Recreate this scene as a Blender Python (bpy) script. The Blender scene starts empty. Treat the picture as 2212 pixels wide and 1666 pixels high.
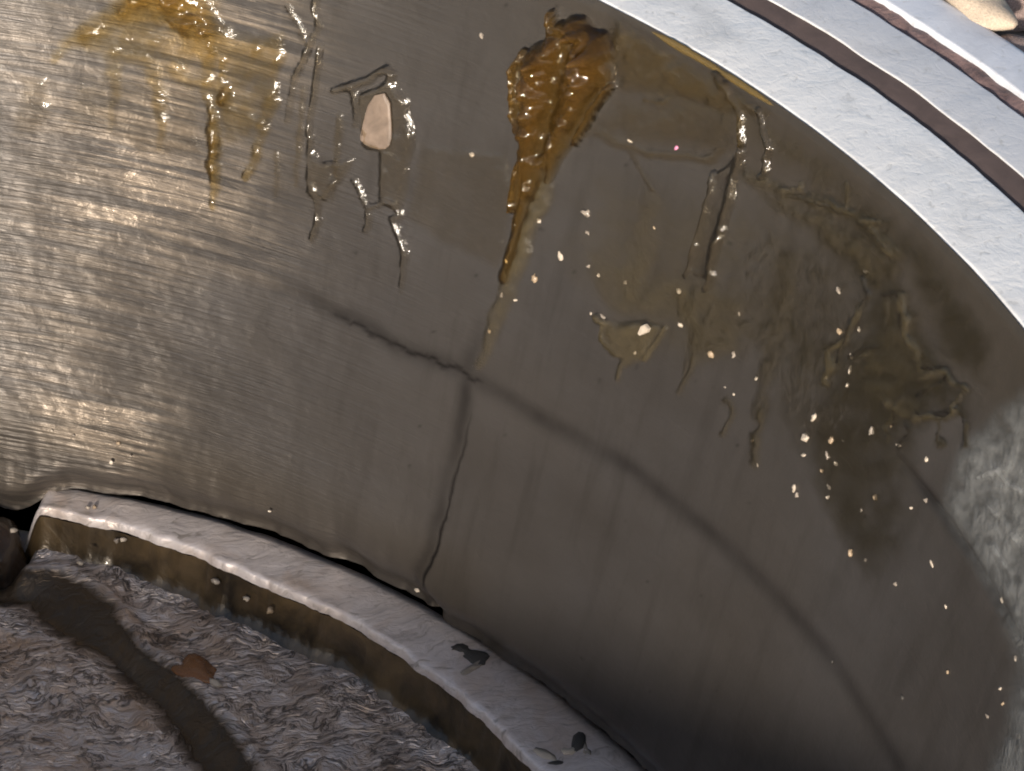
import bpy, bmesh, math, random
import numpy as np

# ------------------------------------------------------------------ camera, sky, sun, exposure
# 1 Blender unit = 75 mm (the bore radius of the hub at its rim); z = bore axis, rim face at z = 0
sc = bpy.context.scene
sc.unit_settings.system = 'METRIC'
sc.unit_settings.scale_length = 0.075
COL = sc.collection
R = math.radians
CAM = np.array([0.0, -1.8133, 1.6080])
PITCH, YAW, ROLL, FOV = R(38.42), R(18.436), R(2.886), R(15.0)
SUN_AZ, SUN_EL = 209.0, 17.6          # azimuth from +y towards +x

def camera_axes():
    d = np.array([math.sin(YAW)*math.cos(PITCH), math.cos(YAW)*math.cos(PITCH), -math.sin(PITCH)])
    r = np.cross(d, [0, 0, 1.0]); r /= np.linalg.norm(r)
    u = np.cross(r, d)
    return math.cos(ROLL)*r + math.sin(ROLL)*u, -math.sin(ROLL)*r + math.cos(ROLL)*u, d
CR, CU, CD = camera_axes()
cam_data = bpy.data.cameras.new('camera')
cam = bpy.data.objects.new('camera', cam_data); COL.objects.link(cam)
from mathutils import Matrix, Vector
cam.matrix_world = Matrix(((CR[0], CU[0], -CD[0], CAM[0]), (CR[1], CU[1], -CD[1], CAM[1]), (CR[2], CU[2], -CD[2], CAM[2]), (0, 0, 0, 1)))
cam_data.sensor_fit = 'HORIZONTAL'; cam_data.angle = FOV
cam_data.clip_start = 0.02; cam_data.clip_end = 500
sc.camera = cam

world = bpy.data.worlds.new('World'); sc.world = world; world.use_nodes = True
wn = world.node_tree.nodes; wl = world.node_tree.links
sky = wn.new('ShaderNodeTexSky'); sky.sky_type = 'NISHITA'; sky.sun_disc = False
sky.sun_elevation = R(SUN_EL); sky.sun_rotation = R(SUN_AZ)
sky.dust_density = 2.0
bg = wn['Background']; bg.inputs['Strength'].default_value = 0.088
wl.new(sky.outputs[0], bg.inputs['Color'])

sun_data = bpy.data.lights.new('sun', 'SUN'); sun_data.energy = 4.0; sun_data.angle = R(3.5); sun_data.color = (1.0, 0.90, 0.78)
sun = bpy.data.objects.new('sun', sun_data); COL.objects.link(sun)
sdir = Vector((math.sin(R(SUN_AZ))*math.cos(R(SUN_EL)), math.cos(R(SUN_AZ))*math.cos(R(SUN_EL)), math.sin(R(SUN_EL))))
sun.rotation_euler = sdir.to_track_quat('Z', 'Y').to_euler()
sun.location = (sdir*6)

sc.view_settings.view_transform = 'Standard'; sc.view_settings.look = 'None'
sc.view_settings.exposure = 0.75; sc.view_settings.gamma = 1.0; sc.view_settings.use_curve_mapping = False
sc.render.engine = 'CYCLES'
sc.cycles.use_denoising = True; sc.cycles.filter_width = 1.9
sc.cycles.use_adaptive_sampling = True; sc.cycles.adaptive_threshold = 0.02
sc.cycles.max_bounces = 6; sc.cycles.glossy_bounces = 4; sc.cycles.diffuse_bounces = 3; sc.cycles.transparent_max_bounces = 12

# ------------------------------------------------------------------ numpy helpers
rng = random.Random(7)
_perm = np.random.default_rng(3).random((256, 256))
def vnoise(x, y):
    xi, yi = np.floor(x).astype(int), np.floor(y).astype(int)
    fx, fy = x-xi, y-yi
    fx = fx*fx*(3-2*fx); fy = fy*fy*(3-2*fy)
    a = _perm[xi & 255, yi & 255]; b = _perm[(xi+1) & 255, yi & 255]
    c = _perm[xi & 255, (yi+1) & 255]; d = _perm[(xi+1) & 255, (yi+1) & 255]
    return (a*(1-fx)+b*fx)*(1-fy) + (c*(1-fx)+d*fx)*fy
def fbm(x, y, n=4, g=0.5):
    s = 0; a = 1.0; t = 0
    for k in range(n):
        s = s + a*(vnoise(x*2**k+17.3*k, y*2**k+5.1*k)*2-1); t += a; a *= g
    return s/t
def sstep(a, b, x):
    t = np.clip((x-a)/(b-a), 0, 1); return t*t*(3-2*t)

PW, PH = 2212.0, 1666.0              # design drawing size used to note down where things lie on the surfaces
FPX = PW/2/math.tan(FOV/2)
def project(P):
    v = P-CAM; w = v@CD
    return np.stack([PW/2+FPX*(v@CR)/w, PH/2-FPX*(v@CU)/w], -1)
def ray(px, py):
    return CD + (px-PW/2)/FPX*CR - (py-PH/2)/FPX*CU
CONE_R0, CONE_R1, CONE_Z1 = 1.0, 0.8685, -0.5455
def on_cone(px, py):
    d = ray(px, py); k = (CONE_R1-CONE_R0)/CONE_Z1; b0 = CONE_R0+k*CAM[2]
    A = d[0]**2+d[1]**2-(k*d[2])**2; B = 2*(CAM[0]*d[0]+CAM[1]*d[1]-k*d[2]*b0); C = CAM[0]**2+CAM[1]**2-b0**2
    t = (-B+math.sqrt(max(B*B-4*A*C, 0)))/(2*A); X = CAM+t*d
    return math.atan2(X[0], X[1]), X[2]
def on_plane(px, py, z):
    d = ray(px, py); t = (z-CAM[2])/d[2]; return CAM+t*d

# ------------------------------------------------------------------ object helpers
def link(o, parent=None):
    COL.objects.link(o)
    if parent is not None: o.parent = parent
    return o
def tag(o, label=None, cat=None, group=None, kind=None):
    for k, v in (('label', label), ('category', cat), ('group', group), ('kind', kind)):
        if v: o[k] = v
    return o
def empty(name, loc=(0, 0, 0)):
    o = bpy.data.objects.new(name, None); o.location = loc; o.empty_display_size = 0.1; return link(o)
def mesh_from(name, verts, faces, m, parent=None, uv=None, attrs=None, smooth=True):
    me = bpy.data.meshes.new(name)
    verts = np.asarray(verts, dtype=np.float32); faces = np.asarray(faces, dtype=np.int32)
    nv, nf, k = len(verts), len(faces), faces.shape[1]
    me.vertices.add(nv); me.vertices.foreach_set('co', verts.ravel())
    me.loops.add(nf*k); me.loops.foreach_set('vertex_index', faces.ravel())
    me.polygons.add(nf); me.polygons.foreach_set('loop_start', np.arange(nf, dtype=np.int32)*k)
    me.polygons.foreach_set('loop_total', np.full(nf, k, dtype=np.int32))
    me.update(calc_edges=True); me.validate()
    if uv is not None:
        l = me.uv_layers.new(name='UVMap'); l.data.foreach_set('uv', np.asarray(uv, np.float32)[faces.ravel()].ravel())
    for an, av in (attrs or {}).items():
        a = me.attributes.new(an, 'FLOAT', 'POINT'); a.data.foreach_set('value', np.asarray(av, np.float32))
    if smooth: me.polygons.foreach_set('use_smooth', np.ones(nf, dtype=bool))
    me.materials.append(m)
    return link(bpy.data.objects.new(name, me), parent)
def grid_faces(nr, nc, wrap=False):
    cols = nc if wrap else nc-1
    i, j = np.meshgrid(np.arange(nr-1), np.arange(cols), indexing='ij'); j2 = (j+1) % nc
    return np.stack([i*nc+j, i*nc+j2, (i+1)*nc+j2, (i+1)*nc+j], -1).reshape(-1, 4)

# ------------------------------------------------------------------ materials
class NT:
    def __init__(self, name):
        self.m = bpy.data.materials.new(name); self.m.use_nodes = True
        self.t = self.m.node_tree; self.n = self.t.nodes; self.l = self.t.links
        self.b = self.n['Principled BSDF']; self.out = self.n['Material Output']
    def new(self, typ, **kw):
        nd = self.n.new(typ)
        for k, v in kw.items(): setattr(nd, k, v)
        return nd
    def set(self, nd, **kw):
        for k, v in kw.items():
            s = nd.inputs[k.replace('_', ' ')]
            if hasattr(v, 'is_output'): self.l.new(v, s)
            else: s.default_value = v
        return nd
    def math(self, op, a, b=None, c=None, clamp=False):
        nd = self.new('ShaderNodeMath', operation=op, use_clamp=clamp)
        for i, v in enumerate((a, b, c)):
            if v is None: continue
            if hasattr(v, 'is_output'): self.l.new(v, nd.inputs[i])
            else: nd.inputs[i].default_value = v
        return nd.outputs[0]
    def noise(self, vec, scale, detail=4, rough=0.55, dist=0.0):
        nd = self.new('ShaderNodeTexNoise'); self.l.new(vec, nd.inputs['Vector'])
        self.set(nd, Scale=scale, Detail=detail, Roughness=rough, Distortion=dist); return nd.outputs['Fac']
    def mapping(self, vec, scale=(1, 1, 1), rot=(0, 0, 0)):
        nd = self.new('ShaderNodeMapping'); self.l.new(vec, nd.inputs['Vector'])
        nd.inputs['Scale'].default_value = scale; nd.inputs['Rotation'].default_value = rot; return nd.outputs[0]
    def ramp(self, fac, stops):
        nd = self.new('ShaderNodeValToRGB'); self.l.new(fac, nd.inputs[0]); e = nd.color_ramp.elements
        while len(e) < len(stops): e.new(0.5)
        for k, (p, c) in enumerate(stops):
            e[k].position = p; e[k].color = (*c, 1) if len(c) == 3 else c
        return nd.outputs[0]
    def mix(self, fac, a, b, blend='MIX'):
        nd = self.new('ShaderNodeMix', data_type='RGBA', blend_type=blend)
        for i, v in ((0, fac), (6, a), (7, b)):
            if hasattr(v, 'is_output'): self.l.new(v, nd.inputs[i])
            elif isinstance(v, tuple): nd.inputs[i].default_value = (*v, 1)
            else: nd.inputs[i].default_value = v
        return nd.outputs[2]
    def bump(self, h, strength=0.3, dist=0.01, normal=None):
        nd = self.new('ShaderNodeBump'); self.l.new(h, nd.inputs['Height'])
        nd.inputs['Strength'].default_value = strength; nd.inputs['Distance'].default_value = dist
        if normal is not None: self.l.new(normal, nd.inputs['Normal'])
        return nd.outputs[0]
    def attr(self, name):
        nd = self.new('ShaderNodeAttribute'); nd.attribute_name = name; return nd.outputs['Fac']
    def obj(self): return self.new('ShaderNodeTexCoord').outputs['Object']
    def uv(self): return self.new('ShaderNodeUVMap', uv_map='UVMap').outputs[0]

def mat_race():
    t = NT('worn_race_steel'); uv = t.uv()
    st = t.attr('stain'); sm = t.attr('film')
    big = t.noise(t.mapping(uv, (6, 10, 1)), 1.0, 4)
    blot = t.noise(t.mapping(uv, (18, 30, 1)), 1.0, 5, 0.6)
    scr = t.noise(t.mapping(uv, (8, 210, 1)), 1.0, 4, 0.62, 0.22)
    scr2 = t.noise(t.mapping(uv, (30, 380, 1)), 1.0, 2, 0.6, 0.3)
    patch = t.ramp(t.noise(t.mapping(uv, (11, 16, 1)), 1.0, 3, 0.6), [(0.36, (0.25, 0.25, 0.25)), (0.66, (1, 1, 1))])
    base = t.ramp(big, [(0.3, (0.072, 0.066, 0.063)), (0.7, (0.092, 0.085, 0.082))])
    base = t.mix(t.ramp(blot, [(0.42, (0, 0, 0)), (0.75, (0.35, 0.35, 0.35))]), base, (0.054, 0.048, 0.044))
    base = t.mix(t.math('MULTIPLY', sm, 0.6), base, (0.064, 0.051, 0.036))
    vs = t.noise(t.mapping(uv, (46, 7, 1)), 1.0, 4, 0.6, 0.3)
    base = t.mix(t.ramp(vs, [(0.5, (0, 0, 0)), (0.78, (0.4, 0.4, 0.4))]), base, (0.034, 0.029, 0.024))
    base = t.mix(st, base, (0.012, 0.010, 0.009))
    gl = t.attr('painted_glint')
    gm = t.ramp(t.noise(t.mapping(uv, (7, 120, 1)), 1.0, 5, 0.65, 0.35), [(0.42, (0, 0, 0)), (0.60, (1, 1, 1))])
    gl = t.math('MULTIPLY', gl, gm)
    base = t.mix(gl, base, (0.34, 0.28, 0.22))  # sun glints painted into the base colour as lighter, warmer steel
    rg = t.math('SUBTRACT', t.math('ADD', t.math('MULTIPLY', blot, 0.18), 0.34), t.math('MULTIPLY', gl, 0.10))
    wear = t.attr('wear')
    hgt = t.math('ADD', t.math('MULTIPLY', scr, 0.8), t.math('MULTIPLY', scr2, 0.25))
    hgt = t.math('MULTIPLY', t.math('MULTIPLY', hgt, wear), patch)
    fine = t.noise(t.mapping(uv, (60, 70, 1)), 1.0, 4, 0.6, 0.6)
    hgt = t.math('ADD', hgt, t.math('MULTIPLY', fine, t.math('ADD', t.math('MULTIPLY', gl, 0.5), 0.18)))
    tg = t.new('ShaderNodeTangent', direction_type='UV_MAP', uv_map='UVMap')
    t.set(t.b, Base_Color=base, Metallic=0.55, Roughness=rg, Anisotropic=0.5, Anisotropic_Rotation=0.25, Tangent=tg.outputs[0], Normal=t.bump(hgt, 0.7, 0.0042))
    return t.m

def mat_rim(name, col, scale=1.0, blue=0.0, amt=0.17):
    t = NT(name); o = t.obj()
    big = t.noise(o, 5*scale, 3); med = t.noise(o, 34*scale, 5, 0.6, 1.2); fine = t.noise(o, 120*scale, 4, 0.6, 0.8)
    c = t.mix(t.ramp(big, [(0.35, (0, 0, 0)), (0.7, (1, 1, 1))]), tuple(x*0.93 for x in col), col)
    c = t.mix(t.ramp(fine, [(0.28, (0.45, 0.45, 0.45)), (0.42, (0, 0, 0))]), c, (0.33, 0.33, 0.32))
    grime = t.noise(o, 13*scale, 5, 0.65, 0.6)
    c = t.mix(t.ramp(grime, [(0.52, (0, 0, 0)), (0.72, (0.5, 0.5, 0.5))]), c, tuple(x*0.62 for x in col))
    worm = t.math('ABSOLUTE', t.math('SUBTRACT', med, 0.5))
    worm = t.math('SUBTRACT', 1.0, t.math('MULTIPLY', worm, 9.0, clamp=True))
    h = t.math('ADD', t.math('MULTIPLY', worm, 0.12), t.math('ADD', t.math('MULTIPLY', fine, 0.6), t.math('MULTIPLY', med, 0.7)))
    t.set(t.b, Base_Color=c, Metallic=0.2, Roughness=t.math('ADD', t.math('MULTIPLY', med, 0.25), 0.38), Normal=t.bump(h, amt, 0.006))
    return t.m

def mat_cast(name, col, dark, amt=0.9, scale=1.0, metallic=0.5, rough=0.42, oil=False, crev=1.0):
    t = NT(name); o = t.obj()
    warp = t.new('ShaderNodeVectorMath', operation='ADD'); t.l.new(o, warp.inputs[0])
    nz = t.new('ShaderNodeTexNoise'); t.l.new(o, nz.inputs['Vector']); t.set(nz, Scale=26*scale, Detail=3.0)
    sc_ = t.new('ShaderNodeVectorMath', operation='SCALE'); t.l.new(nz.outputs['Color'], sc_.inputs[0]); sc_.inputs['Scale'].default_value = 0.05
    t.l.new(sc_.outputs[0], warp.inputs[1]); w = warp.outputs[0]
    n1 = t.noise(t.mapping(w, (0.55, 1.5, 1), (0, 0, R(35))), 40*scale, 5, 0.62, 0.6); n2 = t.noise(t.mapping(w, (0.5, 1.7, 1), (0, 0, R(25))), 110*scale, 3, 0.6, 0.8); big = t.noise(o, 9, 4, 0.6)
    tan = t.noise(o, 15, 4, 0.6, 0.5)
    cre = t.math('ABSOLUTE', t.math('SUBTRACT', n1, 0.5)); cre = t.math('MULTIPLY', cre, 12.0, clamp=True)
    c = t.mix(t.ramp(big, [(0.35, (0, 0, 0)), (0.68, (1, 1, 1))]), col, tuple(x*0.85 for x in col))
    c = t.mix(t.ramp(tan, [(0.46, (0, 0, 0)), (0.70, (0.6, 0.6, 0.6))]), c, (col[0]*0.60, col[1]*0.44, col[2]*0.28))
    c = t.mix(t.ramp(n2, [(0.3, (0.8, 0.8, 0.8)), (0.42, (0, 0, 0))]), c, dark)
    c = t.mix(t.ramp(cre, [(0.0, (0.9*crev,)*3), (0.42, (0, 0, 0))]), c, dark)
    h = t.math('ADD', t.math('MULTIPLY', n1, 1.3), t.math('ADD', t.math('MULTIPLY', n2, 0.6), t.math('MULTIPLY', cre, 0.15)))
    if oil:
        e = t.math('ADD', t.attr('oil'), t.math('MULTIPLY', t.math('SUBTRACT', n1, 0.5), 0.9))
        e = t.ramp(e, [(0.22, (0, 0, 0)), (0.72, (1, 1, 1))])
        c = t.mix(e, c, (0.080, 0.058, 0.038)); h = t.math('MULTIPLY', h, t.math('SUBTRACT', 1.0, t.math('MULTIPLY', e, 0.8)))
    t.set(t.b, Base_Color=c, Metallic=metallic, Roughness=rough, Normal=t.bump(h, amt, 0.012))
    return t.m

def mat_plain(name, col, rough=0.5, metallic=0.0, nscale=60, var=0.25, amt=0.3, dist=0.004, coat=0.0):
    t = NT(name); o = t.obj(); n = t.noise(o, nscale, 5, 0.6, 0.4)
    c = t.mix(t.ramp(n, [(0.35, (0, 0, 0)), (0.7, (1, 1, 1))]), tuple(x*(1-var) for x in col), tuple(min(1, x*(1+var*0.5)) for x in col))
    t.set(t.b, Base_Color=c, Metallic=metallic, Roughness=rough, Normal=t.bump(n, amt, dist), Coat_Weight=coat, Coat_Roughness=0.1)
    return t.m

def mat_grease(name, tint, body, k_abs=60.0, k_sc=40.0, gloss=0.13, bump=0.35, bscale=45):
    """clear to cloudy grease: light is absorbed and scattered with the thickness of the layer"""
    t = NT(name); o = t.obj(); th = t.attr('thick')
    t.n.remove(t.b)
    n = t.noise(o, bscale, 5, 0.6, 1.0); n2 = t.noise(o, bscale*3.2, 3, 0.6, 0.8)
    nrm = t.bump(t.math('ADD', n, t.math('MULTIPLY', n2, 0.35)), bump, 0.006)
    cc = t.new('ShaderNodeCombineColor'); e = t.math('MULTIPLY', th, k_abs)
    for i in range(3): t.l.new(t.math('POWER', tint[i], e), cc.inputs[i])
    tr = t.new('ShaderNodeBsdfTransparent'); t.l.new(cc.outputs[0], tr.inputs[0])
    df = t.new('ShaderNodeBsdfDiffuse'); df.inputs['Color'].default_value = (*body, 1); t.l.new(nrm, df.inputs['Normal'])
    tl = t.new('ShaderNodeBsdfTranslucent'); tl.inputs['Color'].default_value = (*body, 1); t.l.new(nrm, tl.inputs['Normal'])
    bd = t.new('ShaderNodeMixShader'); bd.inputs[0].default_value = 0.35; t.l.new(df.outputs[0], bd.inputs[1]); t.l.new(tl.outputs[0], bd.inputs[2])
    a = t.math('SUBTRACT', 1.0, t.math('POWER', 2.718, t.math('MULTIPLY', th, -k_sc)), clamp=True)
    m1 = t.new('ShaderNodeMixShader'); t.l.new(a, m1.inputs[0]); t.l.new(tr.outputs[0], m1.inputs[1]); t.l.new(bd.outputs[0], m1.inputs[2])
    gl = t.new('ShaderNodeBsdfGlossy'); gl.inputs['Roughness'].default_value = gloss; t.l.new(nrm, gl.inputs['Normal'])
    fr = t.new('ShaderNodeFresnel'); fr.inputs['IOR'].default_value = 1.47; t.l.new(nrm, fr.inputs['Normal'])
    edge = t.math('MULTIPLY', th, 900.0, clamp=True)
    m2 = t.new('ShaderNodeMixShader'); t.l.new(t.math('MULTIPLY', fr.outputs[0], edge), m2.inputs[0]); t.l.new(m1.outputs[0], m2.inputs[1]); t.l.new(gl.outputs[0], m2.inputs[2])
    t.l.new(m2.outputs[0], t.out.inputs[0])
    return t.m

M = {
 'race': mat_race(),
 'rim': mat_rim('pale_rim_metal', (0.80, 0.80, 0.80)),
 'shelf': mat_rim('grey_shelf_metal', (0.60, 0.61, 0.64), 1.0, amt=0.12),
 'flange': mat_rim('bluish_flange_metal', (0.62, 0.65, 0.72), 0.8, amt=0.10),
 'seal': mat_plain('brown_seal_rubber', (0.085, 0.060, 0.055), 0.85, 0, 30, 0.3, 0.15),
 'residue': mat_plain('rusty_residue', (0.15, 0.10, 0.095), 0.6, 0, 45, 0.5, 0.6, 0.008),
 'ledge': mat_cast('machined_ledge_metal', (0.70, 0.635, 0.62), (0.32, 0.28, 0.25), 0.16, 0.7, 0.35, 0.42, crev=0.3),
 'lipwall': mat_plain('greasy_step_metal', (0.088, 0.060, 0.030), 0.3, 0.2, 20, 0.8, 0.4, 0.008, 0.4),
 'cast': mat_cast('rough_cast_metal', (0.64, 0.58, 0.57), (0.17, 0.15, 0.16), 1.0),
 'floor': mat_cast('rough_cast_floor', (0.70, 0.61, 0.56), (0.07, 0.058, 0.050), 0.7, 0.85, metallic=0.6, rough=0.33, oil=True),
 'hub': mat_cast('outer_hub_casting', (0.33, 0.31, 0.30), (0.2, 0.18, 0.17), 0.5),
 'trench': mat_plain('oily_dark_casting', (0.115, 0.105, 0.085), 0.4, 0.35, 22, 0.4, 0.5, 0.01, 0.2),
 'amber': mat_grease('amber_grease', (0.90, 0.66, 0.28), (0.17, 0.092, 0.024), 60, 20, 0.045, 0.15),
 'gold': mat_grease('golden_grease', (0.93, 0.72, 0.30), (0.24, 0.14, 0.040), 70, 30, 0.10, 0.3),
 'yellow': mat_grease('yellow_grease', (0.95, 0.82, 0.40), (0.42, 0.29, 0.10), 60, 90, 0.12, 0.3),
 'brown': mat_grease('brown_grease_film', (0.89, 0.76, 0.50), (0.115, 0.080, 0.035), 60, 80, 0.18, 0.25),
 'olive': mat_grease('olive_grease_film', (0.90, 0.80, 0.58), (0.155, 0.122, 0.066), 40, 120, 0.26, 0.3, 34),
 'clear': mat_grease('clear_grease', (0.94, 0.86, 0.70), (0.14, 0.11, 0.075), 70, 30, 0.10, 0.25),
 'silver': mat_grease('grey_wet_film', (0.95, 0.94, 0.92), (0.42, 0.43, 0.43), 20, 260, 0.22, 0.8, 26),
 'chip': mat_plain('pale_pink_flake', (0.18, 0.135, 0.105), 0.5, 0, 55, 0.35, 0.3),
 'grain': mat_plain('pale_sand_grain', (0.50, 0.43, 0.35), 0.4, 0, 90, 0.3, 0.3, 0.002, 0.2),
 'dullgrain': mat_plain('dull_sand_grain', (0.28, 0.24, 0.20), 0.45, 0, 90, 0.3, 0.3, 0.002, 0.2),
 'tangrain': mat_plain('tan_sand_grain', (0.36, 0.27, 0.18), 0.4, 0, 90, 0.3, 0.3, 0.002, 0.2),
 'darkgrain': mat_plain('black_grit', (0.05, 0.046, 0.042), 0.6, 0, 90, 0.3, 0.3, 0.002),
 'pinkgrain': mat_plain('pink_grit', (0.75, 0.28, 0.45), 0.3, 0, 90, 0.3, 0.3, 0.002),
 'rust': mat_plain('orange_rust_lump', (0.26, 0.105, 0.032), 0.2, 0, 30, 0.4, 0.5, 0.006, 0.5),
 'plug': mat_plain('dark_packed_grease', (0.040, 0.021, 0.008), 0.15, 0, 25, 0.6, 0.6, 0.01, 0.6),
 'soil': mat_plain('brown_soil', (0.16, 0.115, 0.085), 0.9, 0, 14, 0.5, 0.9, 0.03),
 'pebble': mat_plain('tan_pebble', (0.46, 0.38, 0.30), 0.7, 0, 16, 0.25, 0.3, 0.01),
 'pebble2': mat_plain('grey_pink_pebble', (0.34, 0.25, 0.225), 0.75, 0, 26, 0.45, 0.5, 0.01),
}

# ------------------------------------------------------------------ profiles
def wrap_deg(phi): return np.mod(np.degrees(phi)+180, 360)-180
def lower_dip(d): return (0.012*(1-sstep(28, 44, d))+0.03*(1-sstep(27.5, 31, d)))*sstep(-12, 6, d)
def profile_R(z, phi=None):
    """inner radius of the bearing cup at height z"""
    z = np.asarray(z, float)
    r = 1.0 + (CONE_R1-CONE_R0)/CONE_Z1*z
    r = r + 0.002*sstep(-0.006, 0.0, z)                                  # small rounded mouth
    dip = 0 if phi is None else lower_dip(wrap_deg(phi))
    r = r + 0.022*sstep(-0.528-dip, -0.572-dip, z)**1.6                          # rounded lower edge
    if phi is not None:
        ph = wrap_deg(phi)
        step = 0.0025*np.exp(-((z+0.158)/0.004)**2)*sstep(79, 85, ph)     # relief line below the mouth land
        r = r + step + 0.0012*fbm(np.sin(phi)*7+3, np.cos(phi)*7+z*14, 3)
    return r
NZ, NR = 0.235, 0.972                 # surface normal (towards the axis, slightly up)
def surf(phi, z, h=0.0):
    r = profile_R(z, phi)-h*NR
    return np.stack([r*np.sin(phi), r*np.cos(phi), z+h*NZ+0*phi], -1)

def lathe(name, prof, m, parent, nseg=720, lump=None, uvs=False):
    """turn a profile [(r, z), ...] all the way round the axis"""
    phi = np.linspace(0, 2*math.pi, nseg, endpoint=False)
    pr = np.array(prof); nr = len(pr)
    PH_, RR = np.meshgrid(phi, pr[:, 0]); _, ZZ = np.meshgrid(phi, pr[:, 1])
    if lump is not None:
        dr, dz = lump(PH_, RR, ZZ); RR = RR+dr; ZZ = ZZ+dz
    V = np.stack([RR*np.sin(PH_), RR*np.cos(PH_), ZZ], -1).reshape(-1, 3)
    return mesh_from(name, V, grid_faces(nr, nseg, True)[:, ::-1], m, parent)
def arc(cx, cz, rad, a0, a1, n=6):
    return [(cx+rad*math.cos(R(a0+(a1-a0)*k/n)), cz+rad*math.sin(R(a0+(a1-a0)*k/n))) for k in range(n+1)]

# ------------------------------------------------------------------ ground (the hub is sunk into loose soil)
GZ = -0.03
def ground_lump(ph, rr, zz): return 0*ph, (0.018*fbm(rr*np.sin(ph)*9, rr*np.cos(ph)*9, 4)+0.006*fbm(rr*np.sin(ph)*50, rr*np.cos(ph)*50, 3))*(rr < 6)
g = lathe('ground', [(1.196, GZ-0.25)]+[(1.2+0.012*k, GZ) for k in range(40)]+[(1.75, GZ), (1.9, GZ), (2.3, GZ), (3, GZ), (5, GZ), (10, GZ), (60, GZ), (400, GZ)], M['soil'], None, 720, ground_lump)
tag(g, kind='structure')

# ------------------------------------------------------------------ wheel hub
hub = tag(empty('wheel_hub'), 'pale cast metal wheel hub with grooved round rim sunk in soil', 'wheel hub')
def wob(amp_r, amp_z, f=40):
    def fn(ph, rr, zz):
        n = fbm(ph*f/6.283*4, rr*60, 3); n2 = fbm(ph*f/6.283*9+40, rr*60+9, 3)
        return n*amp_r, n2*amp_z
    return fn
# rim ring: mouth edge to first groove
rim = lathe('rim_ring', [(1.004, -0.003)]+arc(1.0065, -0.0025, 0.0025, 180, 90)+[(1.04, 0.0005), (1.06, 0.0)]+arc(1.0722, -0.0018, 0.0018, 90, 0)+[(1.074, -0.05)], M['rim'], hub, 1440, wob(0.0010, 0.0008))
lathe('seal_strip', [(1.0720, -0.0055), (1.078, -0.0035), (1.092, -0.0016), (1.1005, -0.0014)], M['seal'], hub, 720, wob(0.0003, 0.0006))
lathe('rim_shelf', [(1.0985, -0.05)]+arc(1.0997, -0.0012, 0.0012, 180, 90)+[(1.12, 0.0)]+arc(1.1435, -0.0025, 0.0025, 90, 10)+[(1.1465, -0.05)], M['shelf'], hub, 1440, wob(0.0014, 0.0008))
res_lump = wob(0.0012, 0.0035, 60)
lathe('groove_residue', [(1.1435, -0.006), (1.149, -0.0035), (1.155, -0.0015), (1.163, -0.002)], M['residue'], hub, 1080, res_lump)
lathe('outer_flange', [(1.160, -0.05)]+arc(1.1625, 0.0015, 0.0025, 180, 90)+[(1.18, 0.004)]+arc(1.194, -0.004, 0.008, 90, 0)+[(1.202, -0.2), (1.19, -0.3)], M['flange'], hub, 1080, wob(0.0008, 0.0008))
lathe('outer_wall', [(1.19, -0.28), (1.16, -0.40), (1.17, -0.62)], M['hub'], hub, 360)

# shoulder the cup rests on: flat ledge, lumpy lip, short greasy step; a notch is cut in it
NOTCH = (R(8.0), R(29.6))
def notch(ph):
    p = np.mod(ph, 2*math.pi)
    return sstep(NOTCH[0]-0.02, NOTCH[0]+0.02, p)*(1-sstep(NOTCH[1]-0.025, NOTCH[1]+0.004, p))
def lip_shift(ph):
    d = np.degrees(np.mod(ph, 2*math.pi))
    return 0.842 + 0.024*(1-sstep(29, 48, d)) - 0.018*sstep(50, 66, d) + 0.0045*fbm(ph*26, ph*0+3, 5, 0.6)
def make_shoulder():
    n = 2400; phi = np.linspace(0, 2*math.pi, n, endpoint=False)
    L = lip_shift(phi); nt = notch(phi); rows = []; zl = -0.580
    zl_ = zl - 0.010*(1-sstep(0.49, 0.77, phi)) - 0.008*sstep(1.0, 1.3, phi)*(1-sstep(1.6, 2.0, phi))
    for k, (fr, dz) in enumerate([(1.0, -0.030), (0.95, -0.026), (0.90, -0.014), (0.85, -0.002), (0.70, 0.0), (0.5, 0.0), (0.3, 0.0), (0.16, 0.0), (0.08, 0.0), (0.03, -0.0005), (0.0, -0.0022), (-0.02, -0.009)]):
        rr = L+(0.905-L)*fr
        zz = zl_+dz + 0.0012*fbm(phi*40+k*3, phi*0+k*0.7, 4) + (0.0014*fbm(phi*90, phi*0+k*.3, 3) if 6 < k else 0)
        zz = zz-0.06*nt
        rows.append(np.stack([rr*np.sin(phi), rr*np.cos(phi), zz], -1))
    V = np.concatenate(rows)
    mesh_from('shoulder_ledge', V, grid_faces(len(rows), n, True), M['ledge'], hub)
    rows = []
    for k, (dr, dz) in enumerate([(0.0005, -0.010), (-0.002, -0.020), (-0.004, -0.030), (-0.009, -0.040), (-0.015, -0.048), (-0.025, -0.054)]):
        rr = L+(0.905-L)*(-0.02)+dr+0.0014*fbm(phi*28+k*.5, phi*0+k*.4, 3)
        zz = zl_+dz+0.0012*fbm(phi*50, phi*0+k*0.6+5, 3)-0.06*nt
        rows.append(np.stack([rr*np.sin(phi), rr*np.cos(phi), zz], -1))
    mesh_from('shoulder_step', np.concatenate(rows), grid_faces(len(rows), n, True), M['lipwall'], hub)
make_shoulder()

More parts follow.
